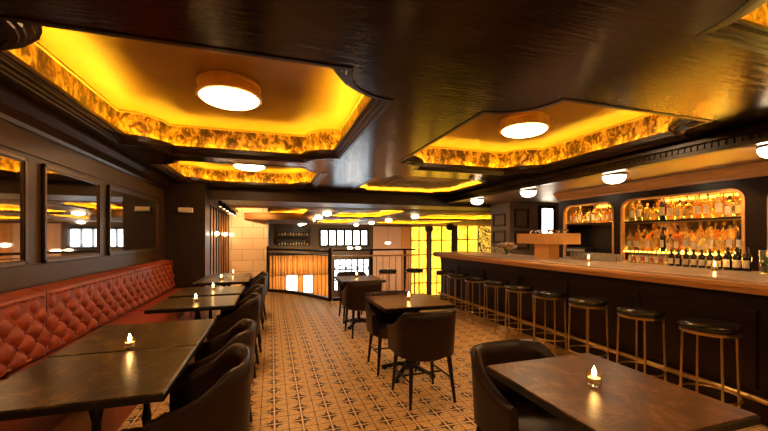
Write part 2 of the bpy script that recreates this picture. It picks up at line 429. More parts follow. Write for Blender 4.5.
# dark wall portion with two display shelves (far, left)
xa, xb, z0, z1 = rect_far(272,318,228,248)
for q, (p0,p1) in enumerate(((229,235.5),(240,245))):
    r = rect_far(277,309,p0,p1)
    t = thing('display_niche', ['upper','lower'][q]+' dark display shelf with small objects on the far brown wall', 'shelf', ((r[0]+r[1])/2, FY-.32, r[2]), 0, 'display shelves on the far wall')
    w2 = (r[1]-r[0])/2; h = r[3]-r[2]
    bb = BM(); box(bb,-w2,w2,0,.3,-.03,0); box(bb,-w2,w2,0,.3,h,h+.03); box(bb,-w2-.03,-w2,0,.3,-.03,h+.03); box(bb,w2,w2+.03,0,.3,-.03,h+.03)
    obj('niche_frame', bb, M['black'], t); bb = BM()
    obj('back_panel', box(BM(),-w2,w2,.28,.3,0,h), M['black'], t)
    for k in range(11):
        x = -w2+.12+k*(2*w2-.24)/10; o = tag(obj('ornament', lathe(BM(), [(.03,0),(.05,.03),(.04,.12),(.015,.16),(.02,.2)], 10), M['paper'] if k%3 else M['brass']), 'small pale ornament %s from the left on the %s far display shelf' % (ORD[k], ['upper','lower'][q]), 'ornament', 'ornaments on the far shelves')
        o.location = ((r[0]+r[1])/2+x, FY-.2, r[2]+.0005); o.scale = (1,1,min(1,(h-.03)/.2)*R.uniform(.6,1))
# curtains of the lower storey
def curtain(x0,x1,z0,z1,y,label):
    bm = BM(); n = int((x1-x0)/.03); rows = []
    for j in range(2):
        rows.append([bm.verts.new((x0+(x1-x0)*i/n, y+.05*math.sin(i*1.15)+.02*math.sin(i*.31), [z0,z1][j])) for i in range(n+1)])
    for i in range(n): bm.faces.new((rows[0][i],rows[0][i+1],rows[1][i+1],rows[1][i]))
    o = obj('curtain', bm, M['curtain'], None, True, 180); md = o.modifiers.new('thick','SOLIDIFY'); md.thickness = .01
    return tag(o, label, 'curtain', 'gold curtains in the lower storey')
xa, xb, z0, z1 = rect_far(267,327,255,276)
da, db = RW['da'], RW['db']
curtain(xa+.05, xb, da[3]+.02, z1, FY-.35, 'long gold pleated curtain hanging above the two bright lower doors')
curtain(xa+.05, da[0]-.02, -3.18, da[3], FY-.35, 'gold pleated curtain to the left of the bright lower doors')
curtain(da[1]+.02, db[0]-.02, -3.18, da[3], FY-.35, 'narrow gold pleated curtain between the two bright lower doors')
curtain(db[1]+.02, xb, -3.18, da[3], FY-.35, 'gold pleated curtain to the right of the bright lower doors')

# ------------------------------------------------------------ balcony railing
rp = [(-.08,9.56),(.3,9.26),(.62,8.88),(.88,8.46),(1.08,8.05),(1.22,7.74)]
def catm(p, n=5):
    out = []
    for i in range(len(p)-1):
        p0,p1,p2,p3 = p[max(i-1,0)],p[i],p[i+1],p[min(i+2,len(p)-1)]
        for k in range(n):
            t_ = k/n
            out.append(tuple(.5*(2*p1[a]+(p2[a]-p0[a])*t_+(2*p0[a]-5*p1[a]+4*p2[a]-p3[a])*t_*t_+(3*p1[a]-p0[a]-3*p2[a]+p3[a])*t_**3) for a in (0,1)))
    return out+[p[-1]]
rc = catm(rp)
t = thing('balcony_railing', 'curved dark balcony railing at the end of the tiled aisle', 'railing', (.6,8.8,0))
def loc(p): return (p[0]-.6, p[1]-8.8)
def strip(bm, path, hw, z0, z1):
    L_, R_ = [], []
    for i,p in enumerate(path):
        a = Vector(path[max(i-1,0)]); c = Vector(path[min(i+1,len(path)-1)]); d = (c-a).normalized(); nn = Vector((-d.y,d.x))*hw
        L_.append((p[0]+nn.x,p[1]+nn.y)); R_.append((p[0]-nn.x,p[1]-nn.y))
    vs = [[bm.verts.new((*q, z)) for q in P_] for P_ in (L_,R_) for z in (z0,z1)]
    l0,l1,r0,r1 = vs; n = len(path)
    for i in range(n-1):
        for a,c in ((l0,l1),(l1,r1),(r1,r0),(r0,l0)): bm.faces.new((a[i],a[i+1],c[i+1],c[i]))
    for k in (0,n-1): bm.faces.new((l0[k],l1[k],r1[k],r0[k]))
    return bm
lp = [loc(p) for p in rc]
obj('handrail', strip(BM(), lp, .035, 1.06, 1.11), M['wood'], t)
obj('lower_ledge', strip(BM(), lp, .05, .985, 1.0), M['wood'], t)
obj('base_curb', strip(BM(), lp, .04, 0, .07), M['wood'], t)
for k in (0, len(lp)-1):
    obj('post', box(BM(), lp[k][0]-.035, lp[k][0]+.035, lp[k][1]-.035, lp[k][1]+.035, 0, 1.16, .004), M['wood'], t)
    # newel
for i in range(2, len(lp)-1, 2):
    obj('baluster', tube(BM(), [(*lp[i],.07),(*lp[i],.985)], .006, 6), M['iron'], t)
t = thing('ledge_railing', 'straight dark railing with a drinks ledge between curved railing and bar', 'railing', (2.25,7.72,0))
obj('handrail', box(BM(), -.97,.98,-.035,.035,1.09,1.13,.004), M['wood'], t)
obj('drinks_ledge', box(BM(), -.97,.98,-.16,.06,.97,.995,.004), M['edge'], t)
obj('base_curb', box(BM(), -.97,.98,-.03,.03,0,.07), M['wood'], t)
for x in (-.1,.72): obj('post', box(BM(), x-.025,x+.025,-.025,.025,.07,1.09), M['wood'], t)
for i in range(12):
    x = -.9+i*.155
    if i in (5,): continue
    obj('baluster', tube(BM(), [(x,0,.07),(x,0,.97)], .006, 6), M['iron'], t)

# ------------------------------------------------------------ wall mirrors
def mirror(y0,y1,label):
    t = thing('wall_mirror', label, 'mirror', (-1.85,(y0+y1)/2,1.18), 0, 'framed mirrors above the banquette')
    h = .84; w = (y1-y0)/2
    obj('mirror_glass', box(BM(), .004,.012,-w,w,0,h), M['mirror'], t)
    bb = BM()
    for d,wd,px in ((0,.03,.03),(.03,.012,.02)):
        box(bb,.0,px,-w+d,-w+d+wd,d,h-d,.003); box(bb,.0,px,w-d-wd,w-d,d,h-d,.003); box(bb,.0,px,-w+d,w-d,d,d+wd,.003); box(bb,.0,px,-w+d,w-d,h-d-wd,h-d,.003)
    obj('mirror_frame', bb, M['mirframe'], t)
mirror(2.1,3.5,'framed wall mirror cut by the left edge of the picture')
mirror(3.72,4.76,'narrower framed wall mirror in the middle, above the tufted banquette')
mirror(4.98,6.9,'framed wall mirror farthest from us, next to the dark pier')

# ------------------------------------------------------------ banquette
t = thing('banquette', 'long oxblood leather banquette with diamond tufted back under the mirrors', 'banquette', (-1.4,4.3,0))
BY0, BY1 = .9, 7.3
def tuft(y0, y1, seam):
    bm = BM(); p, q = .108, .088
    z0, z1 = .50, 1.0; dy = .010
    ny = int((y1-y0)/dy); nz = 48; rows = []
    for j in range(nz+1):
        f = j/nz; row = []
        for i in range(ny+1):
            y = y0+(y1-y0)*i/ny; z = z0+(z1-z0)*f
            a = y/p + z/q; c = y/p - z/q
            e = min(1, min(abs(y-y0),abs(y1-y))/.05)
            top = min(1, (z1-.055-z)/.03) if z > z1-.085 else 1
            top = max(top, 0)
            hgt = (abs(math.sin(PI*a/2))*abs(math.sin(PI*c/2)))**.42
            h = .042*hgt
            h = h*top + .046*(1-top)*1.0
            ed = math.sqrt(max(0,1-(1-e)**2))
            x = -1.69 - .05*(f) + h*ed
            if z > z1-.055:
                k = (z-(z1-.055))/.055; x = -1.69-.05*f + .046*ed*math.sqrt(max(0,1-(k*.98)**2)) - .09*k*k
            row.append(bm.verts.new((x+1.4, y-4.3, z)))
        rows.append(row)
    for j in range(nz):
        for i in range(ny): bm.faces.new((rows[j][i],rows[j][i+1],rows[j+1][i+1],rows[j+1][i]))
    # body behind
    box(bm, -1.845+1.4, -1.70+1.4, y0-4.3, y1-4.3, .08, z1-.025)
    o = obj('tufted_backrest', bm, M['red'], t, True, 60)
    bb = BM()
    for iy in range(int(y0/p)-1, int(y1/p)+2):
        for iz in range(4, 13):
            # lattice: a and c even integers
            if (iy+iz) % 2: continue
            y, z = iy*p, iz*q
            if not (y0+.05 < y < y1-.05 and z0+.02 < z < z1-.08): continue
            f = (z-z0)/(z1-z0)
            lathe(bb, [(0,-.011),(.008,-.009),(.012,0),(.008,.009),(0,.011)], 8, -1.69-.05*f+.012+1.4, y-4.3, z)
    obj('buttons', bb, M['red'], t, True)
for a, c in ((BY0,3.49),(3.5,5.4),(5.41,BY1)): tuft(a, c, 0)
n = 3
for a, c in ((BY0,2.98),(3.0,5.18),(5.2,BY1)):
    bb = BM(); box(bb, -1.70+1.4, -1.0+1.4, a-4.3+.005, c-4.3-.005, .33, .475, .03); obj('seat_cushion', bb, M['redseat'], t, True)
obj('plinth', box(BM(), -1.84+1.4, -1.06+1.4, BY0-4.3, BY1-4.3, 0, .33), M['redseat'], t)

# ------------------------------------------------------------ tables
def pedestal(tb, h=.715):
    obj('column', lathe(BM(), [(.045,.05),(.04,.09),(.022,.13),(.03,.2),(.02,.26),(.02,.52),(.032,.58),(.022,.64),(.05,.68),(.05,.69)], 16), M['iron'], tb, True)
    bb = BM()
    for k in range(4):
        a = PI/4+k*PI/2; d = Vector((math.cos(a), math.sin(a), 0))
        tube(bb, [d*.01+Vector((0,0,.09)), d*.1+Vector((0,0,.08)), d*.2+Vector((0,0,.045)), d*.27+Vector((0,0,.026))], .026, 8, r2=.018)
        lathe(bb, [(.0,0),(.03,0),(.034,.02),(.02,.04),(0,.045)], 10, d.x*.27, d.y*.27, 0)
    obj('cross_foot', bb, M['iron'], tb, True)
    obj('top_bracket', box(BM(), -.16,.16,-.16,.16,.69,.715), M['iron'], tb)
def table(x0,x1,y0,y1,label,mt='table'):
    tb = thing('dining_table', label, 'table', ((x0+x1)/2,(y0+y1)/2,0), 0, 'small dining tables')
    w, d = (x1-x0)/2, (y1-y0)/2
    obj('tabletop', box(BM(), -w,w,-d,d,.718,.75,.004), M[mt], tb)
    obj('edge_band', sweep(BM(), [(-w,-d),(w,-d),(w,d),(-w,d)], [(.002,.712),(-.004,.714),(-.005,.742),(.002,.744)]), M['iron'], tb)
    pedestal(tb)
    return tb
table(-1.16,-.43,1.69,2.37,'nearest worn dark table in front of the banquette, bottom left')
table(-1.16,-.43,2.386,3.1,'worn dark table with a candle, pushed against the nearest banquette table')
table(-1.07,-.34,3.65,4.28,'dark table second along the banquette, candle on it, past the pushed-together pair')
table(-1.07,-.34,4.42,5.08,'dark table third along the banquette, between two other tables')
table(-1.05,-.32,5.55,6.2,'small dark banquette table fourth from us, nearly touching the farthest')
table(-1.05,-.32,6.23,6.88,'farthest small dark table at the end of the banquette by the pier')
table(.99,1.69,3.05,3.76,'square table with a candle in the middle of the aisle','tableb')
table(1.0,1.65,5.1,5.85,'square table farther down the aisle near the railing','tableb')
table(1.04,1.70,.82,1.55,'worn table in the right foreground with a lit candle','tableb')

# ------------------------------------------------------------ tub chairs
def mk_chair(label):
    t = thing('tub_chair', label, 'chair', (0,0,0), 0, 'dark leather tub chairs')
    # faces +Y: open side towards +Y, back at -Y
    bm = BM(); n, mrow = 40, 12
    def plan(s, rr):         # s in -1..1
        a = -PI/2 + s*PI*.5
        if abs(s) <= .78:
            a = -PI/2 + s/.78*PI*.5
            ca, sa = math.cos(a), math.sin(a)
            e = .72
            return (rr*math.copysign(abs(ca)**e,ca), rr*.92*math.copysign(abs(sa)**e,sa)+0)
        k = (abs(s)-.78)/.22
        return (math.copysign(rr,s)*(1-.02*k), k*.17)
    def ztop(s):
        k = max(0, (abs(s)-.42)/.58)
        return .785 - .17*(k*k*(3-2*k))
    sec = []
    for i in range(n+1):
        s = -1+2*i/n; zt = ztop(s); zb = .40
        loop = []
        th = .026
        for (side, f) in [(1,j/7) for j in range(8)] + ['top'] + [(-1,1-j/7) for j in range(8)]if False else [(1,j/7) for j in range(8)]+[(0,1.0)]+[(-1,1-j/7) for j in range(8)]:
            z = zb+(zt-.018-zb)*f if side else zt
            flare = .018*((z-zb)/(.38))
            rr = .235+flare+side*th
            x, y = plan(s, rr); loop.append(bm.verts.new((x,y,z)))
        sec.append(loop)
    k = len(sec[0])
    for i in range(n):
        for j in range(k): bm.faces.new((sec[i][j],sec[i][(j+1)%k],sec[i+1][(j+1)%k],sec[i+1][j]))
    bm.faces.new(sec[0]); bm.faces.new(sec[-1])
    bk = obj('backrest', bm, M['brownleather'], t, True, 70)
    # piping along top rim
    pp = []
    for i in range(n+1):
        s = -1+2*i/n; x,y = plan(s,.235+.018*(ztop(s)-.4)/.38+.024); pp.append((x,y,ztop(s)-.012))
    obj('piping', tube(BM(), pp, .005, 6), M['brownleather'], bk, True)
    bb = BM()
    lathe(bb, [(.0,.36),(.2,.36),(.225,.375),(.232,.42),(.225,.455),(.19,.475),(0,.48)], 28, 0, .015)
    for v in bb.verts:   # squarer front
        if v.co.y > 0.015: v.co.y = .015+(v.co.y-.015)*1.08; v.co.x *= 1.0+ .1*min(1,(v.co.y)/.2)
    obj('seat', bb, M['brownleather'], t, True, 50)
    for sx in (-1,1):
        for sy in (-1,1):
            top = Vector((sx*.175, sy*.165, .385)); ft = Vector((sx*.205, sy*(.215 if sy<0 else .19), 0))
            obj('leg', tube(BM(), [ft, ft.lerp(top,.5), top], .012, 10, r2=.021), M['leg'], t, True)
    bb = BM(); z = .20
    for sx in (-1,1): tube(bb, [(sx*.19,-.19,z),(sx*.19,.178,z)], .009, 8)
    tube(bb, [(-.19,-.01,z),(.19,-.01,z)], .009, 8)
    obj('stretcher', bb, M['leg'], t, True)
    return t
ch = mk_chair('dark tub chair nearest us on the left, at the first banquette table')
ch.location = (-.35,2.0,0); ch.rotation_euler = (0,0,PI/2+.05)
for x,y,a,l in [(-.36,2.66,PI/2,'dark tub chair second from us in the left row, behind the nearest one'),
                (-.36,3.95,PI/2-.04,'dark tub chair facing the second banquette table, third in the left row'),
                (-.34,4.74,PI/2+.03,'dark tub chair fourth in the left row, at the middle banquette table'),
                (-.33,5.85,PI/2,'dark tub chair fifth in the left row, near the aisle end'),
                (-.31,6.5,PI/2+.02,'dark tub chair last in the left row, closest to the railing'),
                (1.27,2.88,.03,'dark tub chair with its back to us at the centre aisle table'),
                (1.24,3.62,PI-.02,'dark tub chair tucked under the far side of the centre aisle table'),
                (1.26,5.0,.05,'dark tub chair with its back to us at the farther aisle table'),
                (1.35,5.98,PI,'dark tub chair on the railing side of the farther aisle table'),
                (1.30,1.56,PI+.05,'dark tub chair behind the right foreground table, facing us')]:
    dup(ch, (x,y,0), a, l)

# ------------------------------------------------------------ bar stools
def mk_stool(label):
    t = thing('bar_stool', label, 'stool', (0,0,0), 0, 'brass legged bar stools along the bar')
    obj('seat', lathe(BM(), [(0,.695),(.165,.695),(.18,.705),(.186,.725),(.18,.742),(.155,.752),(0,.756)], 32), M['blackleather'], t, True, 50)
    bb = BM(); ring = [(.17*math.cos(2*PI*k/32), .17*math.sin(2*PI*k/32)) for k in range(32)]
    lathe(bb, [(.150,.672),(.178,.672),(.178,.694),(.150,.694)], 32); obj('seat_ring', bb, M['brass'], t, True)
    for k in range(4):
        a = PI/4+k*PI/2+.15
        obj('leg', tube(BM(), [(.185*math.cos(a),.185*math.sin(a),0),(.168*math.cos(a),.168*math.sin(a),.675)], .0085, 8), M['brass'], t, True)
    obj('foot_ring', tube(BM(), [(.18*math.cos(2*PI*k/28), .18*math.sin(2*PI*k/28), .2) for k in range(28)], .007, 8, True), M['brass'], t, True)
    return t
words = ['nearest','second nearest','third','fourth','fifth','sixth','seventh','eighth','ninth and farthest']
st = mk_stool('black round bar stool with brass legs, nearest of nine at the bar')
for i in range(9):
    y = 1.83+.54*i
    if i == 0: st.location = (3.2,y,0)
    else: dup(st, (3.2+R.uniform(-.02,.02),y,0), R.uniform(-.3,.3), 'black round bar stool with brass legs, %s from us along the bar' % words[i])
for i,(x,y) in enumerate([(2.23,6.75),(2.82,6.78)]):
    s2 = dup(st, (x,y,0), .2, ['black round stool at the drinks ledge, left of the pair','black round stool at the drinks ledge, right of the pair'][i], 'stools at the drinks ledge')

# ------------------------------------------------------------ bar
t = thing('bar_counter', 'long dark panelled bar with pale stone top and bronze wood edge', 'bar', (3.8,3.4,0))
def bx(b,x0,x1,y0,y1,z0,z1,bev=0): return box(b,x0-3.8,x1-3.8,y0-3.4,y1-3.4,z0,z1,bev)
Y0,Y1 = -1.0,7.0
obj('bar_body', bx(BM(),3.52,4.25,Y0,Y1-.05,0.0,.98), M['wood'], t)
b = BM(); bx(b,3.50,3.52,Y0,Y1-.05,.84,.95,.004); bx(b,3.50,3.52,Y0,Y1-.05,.12,.24,.004); bx(b,3.495,3.52,Y0,Y1-.05,0,.12,.004); bx(b,3.49,3.52,Y0,Y1-.05,.93,.98,.006)
y = Y0
while y < Y1-.1:
    bx(b,3.50,3.52,y,y+.1,.24,.84,.004); y += .9
    
obj('panel_moldings', b, M['wood'], t)
obj('stone_top', bx(BM(),3.37,4.3,Y0,Y1,1.055,1.08,.005), M['stone'], t)
b = BM(); bx(b,3.34,4.3,Y0,Y1+.02,1.02,1.058,.008); bx(b,3.36,4.28,Y0,Y1,.98,1.02,.006)
obj('counter_edge', b, M['edge'], t)
b = BM(); tube(b, [(3.43,Y0,.2),(3.43,Y1-.1,.2)], .022, 14)
tag(obj('foot_rail', b, M['brass'], None, True), 'long brass foot rail running along the base of the bar', 'foot rail')
fr = bpy.data.objects['foot_rail']
for i in range(8):
    y = -.6+i*1.05
    obj('bracket', tube(BM(), [(3.43,y,.2),(3.46,y,.17),(3.496,y,.16)], .012, 8), M['brass'], fr, True)

# T shaped oak stand on the bar
t = thing('oak_stand', 'T-shaped pale oak stand on the far part of the bar', 'stand', (3.9,4.28,1.08))
obj('stem', box(BM(),-.1,.1,-.14,.14,0,.22,.004), M['oak'], t)
obj('top_box', box(BM(),-.16,.16,-.46,.46,.22,.36,.006), M['oak'], t)
obj('top_rim', sweep(BM(), [(-.16,-.46),(.16,-.46),(.16,.46),(-.16,.46)], [(0,.36),(0,.37),(.015,.37),(.015,.36)]), M['oak'], t)
for k in range(11):
    o = tag(obj('cocktail_glass', lathe(BM(), [(.022,0),(.022,.003),(.004,.006),(.004,.02),(.026,.05),(.028,.07),(.026,.07),(.022,.05),(0,.03)], 12), M['glass'], None, True), 'small stemmed glass on the oak stand, %s from its near end' % ORD[k], 'glass', 'small glasses on the oak stand')
    o.location = (3.9+R.uniform(-.1,.1), 3.88+k*.08, 1.4402)

# ------------------------------------------------------------ back bar
BX = 5.4
t = thing('back_bar', 'dark wooden back bar cabinet with arched bottle niches', 'cabinet', (BX,2.3,0))
def arch(y0,y1,z0,z1,r=.16,n=8):
    pts = [(y0,z0),(y1,z0)]
    pts += [(y1-r+r*math.cos(a*PI/2/n), z1-r+r*math.sin(a*PI/2/n)) for a in range(n+1)]
    pts += [(y0+r-r*math.sin(a*PI/2/n), z1-r+r*math.cos(a*PI/2/n)) for a in range(n+1)]
    return pts
BAYS = [(-.9,.82),(.95,2.52),(2.72,4.3),(4.42,5.48)]
ho = [arch(a,c,1.0,2.0) for a,c in BAYS]
fy = lambda u,v,w:(w-BX,u-2.3,v)
plate('face_frame', [(-1.0,.0),(5.6,.0),(5.6,2.1),(-1.0,2.1)], ho, BX, BX+.03, M['wood'], fn=fy, parent=t)
for h in ho:
    b = BM(); n = len(h)
    rings = [[b.verts.new((x-BX,u-2.3,v)) for u,v in offs(h,d)] for d,x in ((0,BX-.012),(.03,BX-.012),(.03,BX+.05),(0,BX+.05))]
    for a in range(4):
        A_, B_ = rings[a], rings[(a+1)%4]
        for i in range(n): b.faces.new((A_[i],A_[(i+1)%n],B_[(i+1)%n],B_[i]))
    obj('arch_trim', b, M['edge'], t)
obj('back_panel', box(BM(),.38,.4,-3.3,3.3,.0,2.1), M['smoke'], t)
b = BM()
for yy in (-1.0,.885,2.62,4.36,5.54): box(b,.03,.38,yy-.03-2.3,yy+.03-2.3,.0,2.1)
box(b,.03,.38,-3.3,3.3,2.02,2.1); obj('dividers', b, M['wood'], t)
obj('work_counter', box(BM(),-.1,.38,-3.3,3.3,.93,1.0,.004), M['steel'], t)
b = BM(); sh = [(0,2.1),(-.03,2.1),(-.03,2.13),(-.06,2.15),(-.10,2.2),(-.14,2.22),(-.14,2.245),(0,2.245)]
vs = [b.verts.new((x,yy,z)) for yy in (-3.3,3.3) for x,z in sh]; k = len(sh)
for i in range(k): b.faces.new((vs[i],vs[(i+1)%k],vs[k+(i+1)%k],vs[k+i]))
b.faces.new(vs[:k]); b.faces.new(vs[k:]); obj('cornice', b, M['edge'], t)
for i,(a,c) in enumerate(BAYS):
    obj('upper_shelf', box(BM(),.035,.375,a-2.3-.07,c-2.3+.07,1.625,1.65), M['wood'], t)
    obj('niche_light_strip', box(BM(),.06,.075,a-2.3+.15,c-2.3-.15,1.985,1.995), M['nichled'], t)
    obj('shelf_light_strip', box(BM(),.34,.375,a-2.3,c-2.3,1.651,1.662), M['shelfled'], t)
for i in (1,2): 
    a, c = BAYS[i]
    obj('lower_shelf', box(BM(),.035,.375,a-2.3-.05,c-2.3+.05,1.165,1.188), M['wood'], t)
    obj('glowing_shelf_edge', box(BM(),.025,.034,a-2.3,c-2.3,1.162,1.184), M['edgeled'], t)
    obj('shelf_light_strip', box(BM(),.33,.375,a-2.3,c-2.3,1.189,1.205), M['shelfled'], t)

obj('dark_back_panel', box(BM(),.365,.379,4.36-2.3,5.5-2.3,1.0,1.62), M['black'], t)
# bottles
def mk_bottle(kind, glass, lab, capm):
    t = thing('liquor_bottle', 'x', 'bottle', (0,0,0), 0, 'x')
    if kind == 'round': pr = [(.034,0),(.038,.006),(.038,.17),(.03,.2),(.013,.225),(.012,.285)]; seg = 18; lr=.0388; lz=(.05,.14); rot=0
    elif kind == 'tall': pr = [(.03,0),(.033,.006),(.033,.2),(.026,.235),(.012,.26),(.011,.32)]; seg = 18; lr=.0338; lz=(.06,.16); rot=0
    elif kind == 'square': pr = [(.044,0),(.048,.006),(.048,.15),(.04,.175),(.014,.19),(.013,.235)]; seg = 4; lr=.0489; lz=(.035,.12); rot=PI/4
    elif kind == 'squat': pr = [(.044,0),(.05,.012),(.052,.08),(.044,.13),(.016,.165),(.014,.215)]; seg = 20; lr=.0525; lz=(.045,.09); rot=0
    else: pr = [(.026,0),(.028,.004),(.028,.11),(.02,.135),(.01,.15),(.01,.18)]; seg = 14; lr=.0286; lz=(.025,.085); rot=0
    b = BM(); lathe(b, pr, seg, rot=rot)
    if kind == 'square': bmesh.ops.bevel(b, geom=[e for e in b.edges if abs((e.verts[0].co-e.verts[1].co).normalized().z)>.8], offset=.008, segments=2, affect='EDGES')
    obj('bottle_glass', b, glass, t, True)
    zt = pr[-1][1]; rt = pr[-1][0]
    obj('cap', lathe(BM(), [(rt+.001,zt-.03),(rt+.002,zt-.03),(rt+.002,zt+.008),(0,zt+.009)], 12), capm, t, True)
    if kind == 'square':
        b = BM(); box(b,-.0349,-.0343,-.025,.025,*lz)
    else:
        b = BM(); seg2 = 10
        r0 = [b.verts.new((lr*math.cos(a), lr*math.sin(a), z)) for z in lz for a in [PI-1.1+2.2*i/seg2 for i in range(seg2+1)]]
        for i in range(seg2): b.faces.new((r0[i],r0[i+1],r0[seg2+2+i],r0[seg2+1+i]))
    obj('bottle_label', b, lab, t)
    t['h'] = zt
    return t
protos = [('round','ambglass','paper','cap','amber'),('square','ambglass','goldpaper','goldcap','square amber'),('tall','paleglass','paper','goldcap','tall pale gold'),
          ('squat','ambglass','goldpaper','cap','squat amber'),('round','redglass','paper','cap','copper red'),('tall','darkglass','paper','cap','tall dark'),('square','paleglass','paper','cap','square pale gold'),
          ('squat','paleglass','paper','goldcap','squat pale gold'),('round','clearb','paper','cap','clear'),('mini','darkglass','paper','cap','small dark'),('round','ambglass','redpaper','cap','red labelled')]
PB = []
used = []
for p in protos: PB.append((mk_bottle(p[0],M[p[1]],M[p[2]],M[p[3]]), p[4])); used.append(False)
def place(i, x, y, z, label, group, sc=1):
    pr, nm = PB[i]
    label = label % nm
    if not used[i]:
        used[i] = True; pr.location = (x,y,z); pr['label'] = label; pr['group'] = group; pr.scale = (sc,sc,sc); return pr
    return dup(pr, (x,y,z), 0 if protos[i][0]=='square' else R.uniform(-.4,.4), label, group, (sc,sc,sc))
def rowof(seq, y0, y1, x, z, where, group, sc=(.95,1.1), jx=.01):
    n = len(seq)
    for k, i in enumerate(seq):   # y decreasing = left to right in the picture
        y = y0+(y1-y0)*(k+.5)/n
        place(i, x+R.uniform(-jx,jx), y, z, '%s bottle, '+ORD[k]+' from the left '+where, group, R.uniform(*sc))
rowof([0,2,1,3,5,0,6,1,4,0,2,6,1], 4.25, 2.77, 5.52, 1.6505, 'on the upper shelf of the widest niche', 'bottles on the wide upper shelf', (1.08,1.22))
rowof([4,0,2,3,6,0,7,1,4,0], 5.44, 4.47, 5.52, 1.6505, 'on the shelf of the far left niche', 'bottles on the far niche shelf', (.95,1.1))
rowof([1,0,7], 2.48, 2.12, 5.52, 1.6505, 'in the niche at the right picture edge', 'bottles in the right edge niche')
rowof([0,4,3,0,1,5,6,4,2,0,7,2,1,2,5], 4.26, 2.76, 5.49, 1.1885, 'in front row of the glowing lower shelf', 'bottles in the front row of the lower shelf', (1.03,1.12))
rowof([2,0,4,2,0,2,4,2,0,2,2,4,0,2,2], 4.22, 2.79, 5.62, 1.206, 'in back row of the glowing lower shelf', 'bottles in the back row of the lower shelf', (1.12,1.26))
# bitters and syrup bottles on the rear of the bar counter
for k in range(10):
    y = 2.78-k*.073; place(9, 4.24, y, 1.0805, '%s bitters bottle, '+ORD[k]+' from the left in the row at the rear bar edge', 'small dark bottles at the rear of the bar', 1.0+(.18 if k>6 else 0))
for k in range(9):
    y = 3.26-k*.052; place(10 if k%2 else 8, 4.25, y, 1.0805, '%s bottle, '+ORD[k]+' from the left of the pourer row before the bitters', 'pourer bottles at the rear of the bar', .55)
# upside-down tumblers
def mk_glass(kind):
    if kind == 'tumbler': pr = [(.0,0),(.034,0),(.038,.1),(.036,.1),(.032,.006),(0,.006)]
    elif kind == 'coupe': pr = [(0,0),(.034,0),(.034,.003),(.005,.008),(.004,.07),(.02,.08),(.042,.12),(.04,.12),(.018,.084),(0,.08)]
    o = obj('drinking_glass', lathe(BM(), pr, 18), M['tumbler'], None, True)
    return tag(o, 'x', 'glass', 'x')
g1, g2 = mk_glass('tumbler'), mk_glass('coupe'); first = {0:True,1:True}
def putglass(k, x, y, z, label, group):
    src = (g1,g2)[k]
    if first[k]: first[k] = False; o = src
    else: o = src.copy(); C.objects.link(o)
    o.location = (x,y,z); o['label'] = label; o['group'] = group
for r_ in range(2):
    for k in range(11):
        putglass(0, 4.13+r_*.1, 4.22-k*.062-r_*.02+(-.2), 1.0803, 'clear tumbler, %s from the left in the %s row on the bar' % (ORD[k], ['front','rear'][r_]), 'tumblers on the bar')
for k in range(7): putglass(1, 4.2, 5.68+k*.12, 1.0803, 'clear coupe glass, %s from the oak stand on the far bar end' % ORD[k], 'coupes on the far bar')
for k in range(9): putglass(1, 5.5+.1*(k%2), 4.94-k*.058, 1.0005, 'clear stemmed glass, %s from the left on the back bar counter' % ORD[k], 'glasses on the back counter')
# black machine under the far niche
t = thing('espresso_machine', 'black boxy machine on the back counter under the far niche', 'machine', (5.55,5.2,1.0))
obj('machine_body', box(BM(),-.15,.13,-.22,.22,.02,.2,.01), M['black'], t)
obj('drip_tray', box(BM(),-.22,-.14,-.2,.2,0,.03,.004), M['steel'], t)
obj('control_panel', box(BM(),-.158,-.15,-.2,.2,.13,.18), M['steel'], t)
for s in (-.18,.18): obj('foot', box(BM(),-.1,.1,s-.02,s+.02,0,.021), M['black'], t)
# mint in glass and metal shakers at the right edge
t = thing('mint_glass', 'glass of fresh mint sprigs at the right end of the bar', 'herb glass', (4.12,1.93,1.0803))
obj('glass_cup', lathe(BM(), [(0,0),(.04,0),(.045,.09),(.043,.09),(.038,.006),(0,.006)], 18), M['glass'], t, True)
b = BM()
for k in range(60):
    a = R.uniform(0,2*PI); r_ = R.uniform(0,.05); z = R.uniform(.07,.15); s = R.uniform(.012,.022)
    d = Matrix.Translation((r_*math.cos(a),r_*math.sin(a),z)) @ Matrix.Rotation(a,4,'Z') @ Matrix.Rotation(R.uniform(-1,1),4,'Y')
    vs = [b.verts.new(d @ Vector(p)) for p in ((-s,0,0),(0,-s*.5,.003),(s,0,0),(0,s*.5,.003))]; b.faces.new(vs)
for k in range(8): tube(b, [(0,0,.01),(R.uniform(-.03,.03),R.uniform(-.03,.03),.12)], .0015, 5)
o = obj('mint_leaves', b, M['mint'], t)
for q,(x,y) in enumerate([(4.26,2.01),(4.25,1.94)]):
    for z in range(2):
        putglass(0, x, y-.03*q, 1.0803+z*.1005, 'clear tumbler %s in the %s stack at the right end of the bar' % (['at the bottom','on top'][z], ['left','right'][q]), 'stacked tumblers at the right of the bar')
t = thing('ice_bucket', 'low steel tray on the bar rear, right of the bitters', 'tray', (4.6,2.2,1.0))
t.location = (5.6,1.9,1.0)
obj('bucket_body', lathe(BM(), [(0,0),(.09,0),(.11,.18),(.105,.18),(.086,.006),(0,.006)], 24), M['steel'], t, True)
obj('rim', tube(BM(), [(.108*math.cos(2*PI*k/24),.108*math.sin(2*PI*k/24),.18) for k in range(24)], .005, 6, True), M['steel'], t, True)
t['label'] = 'round steel ice bucket on the back counter at right'; t['category'] = 'bucket'
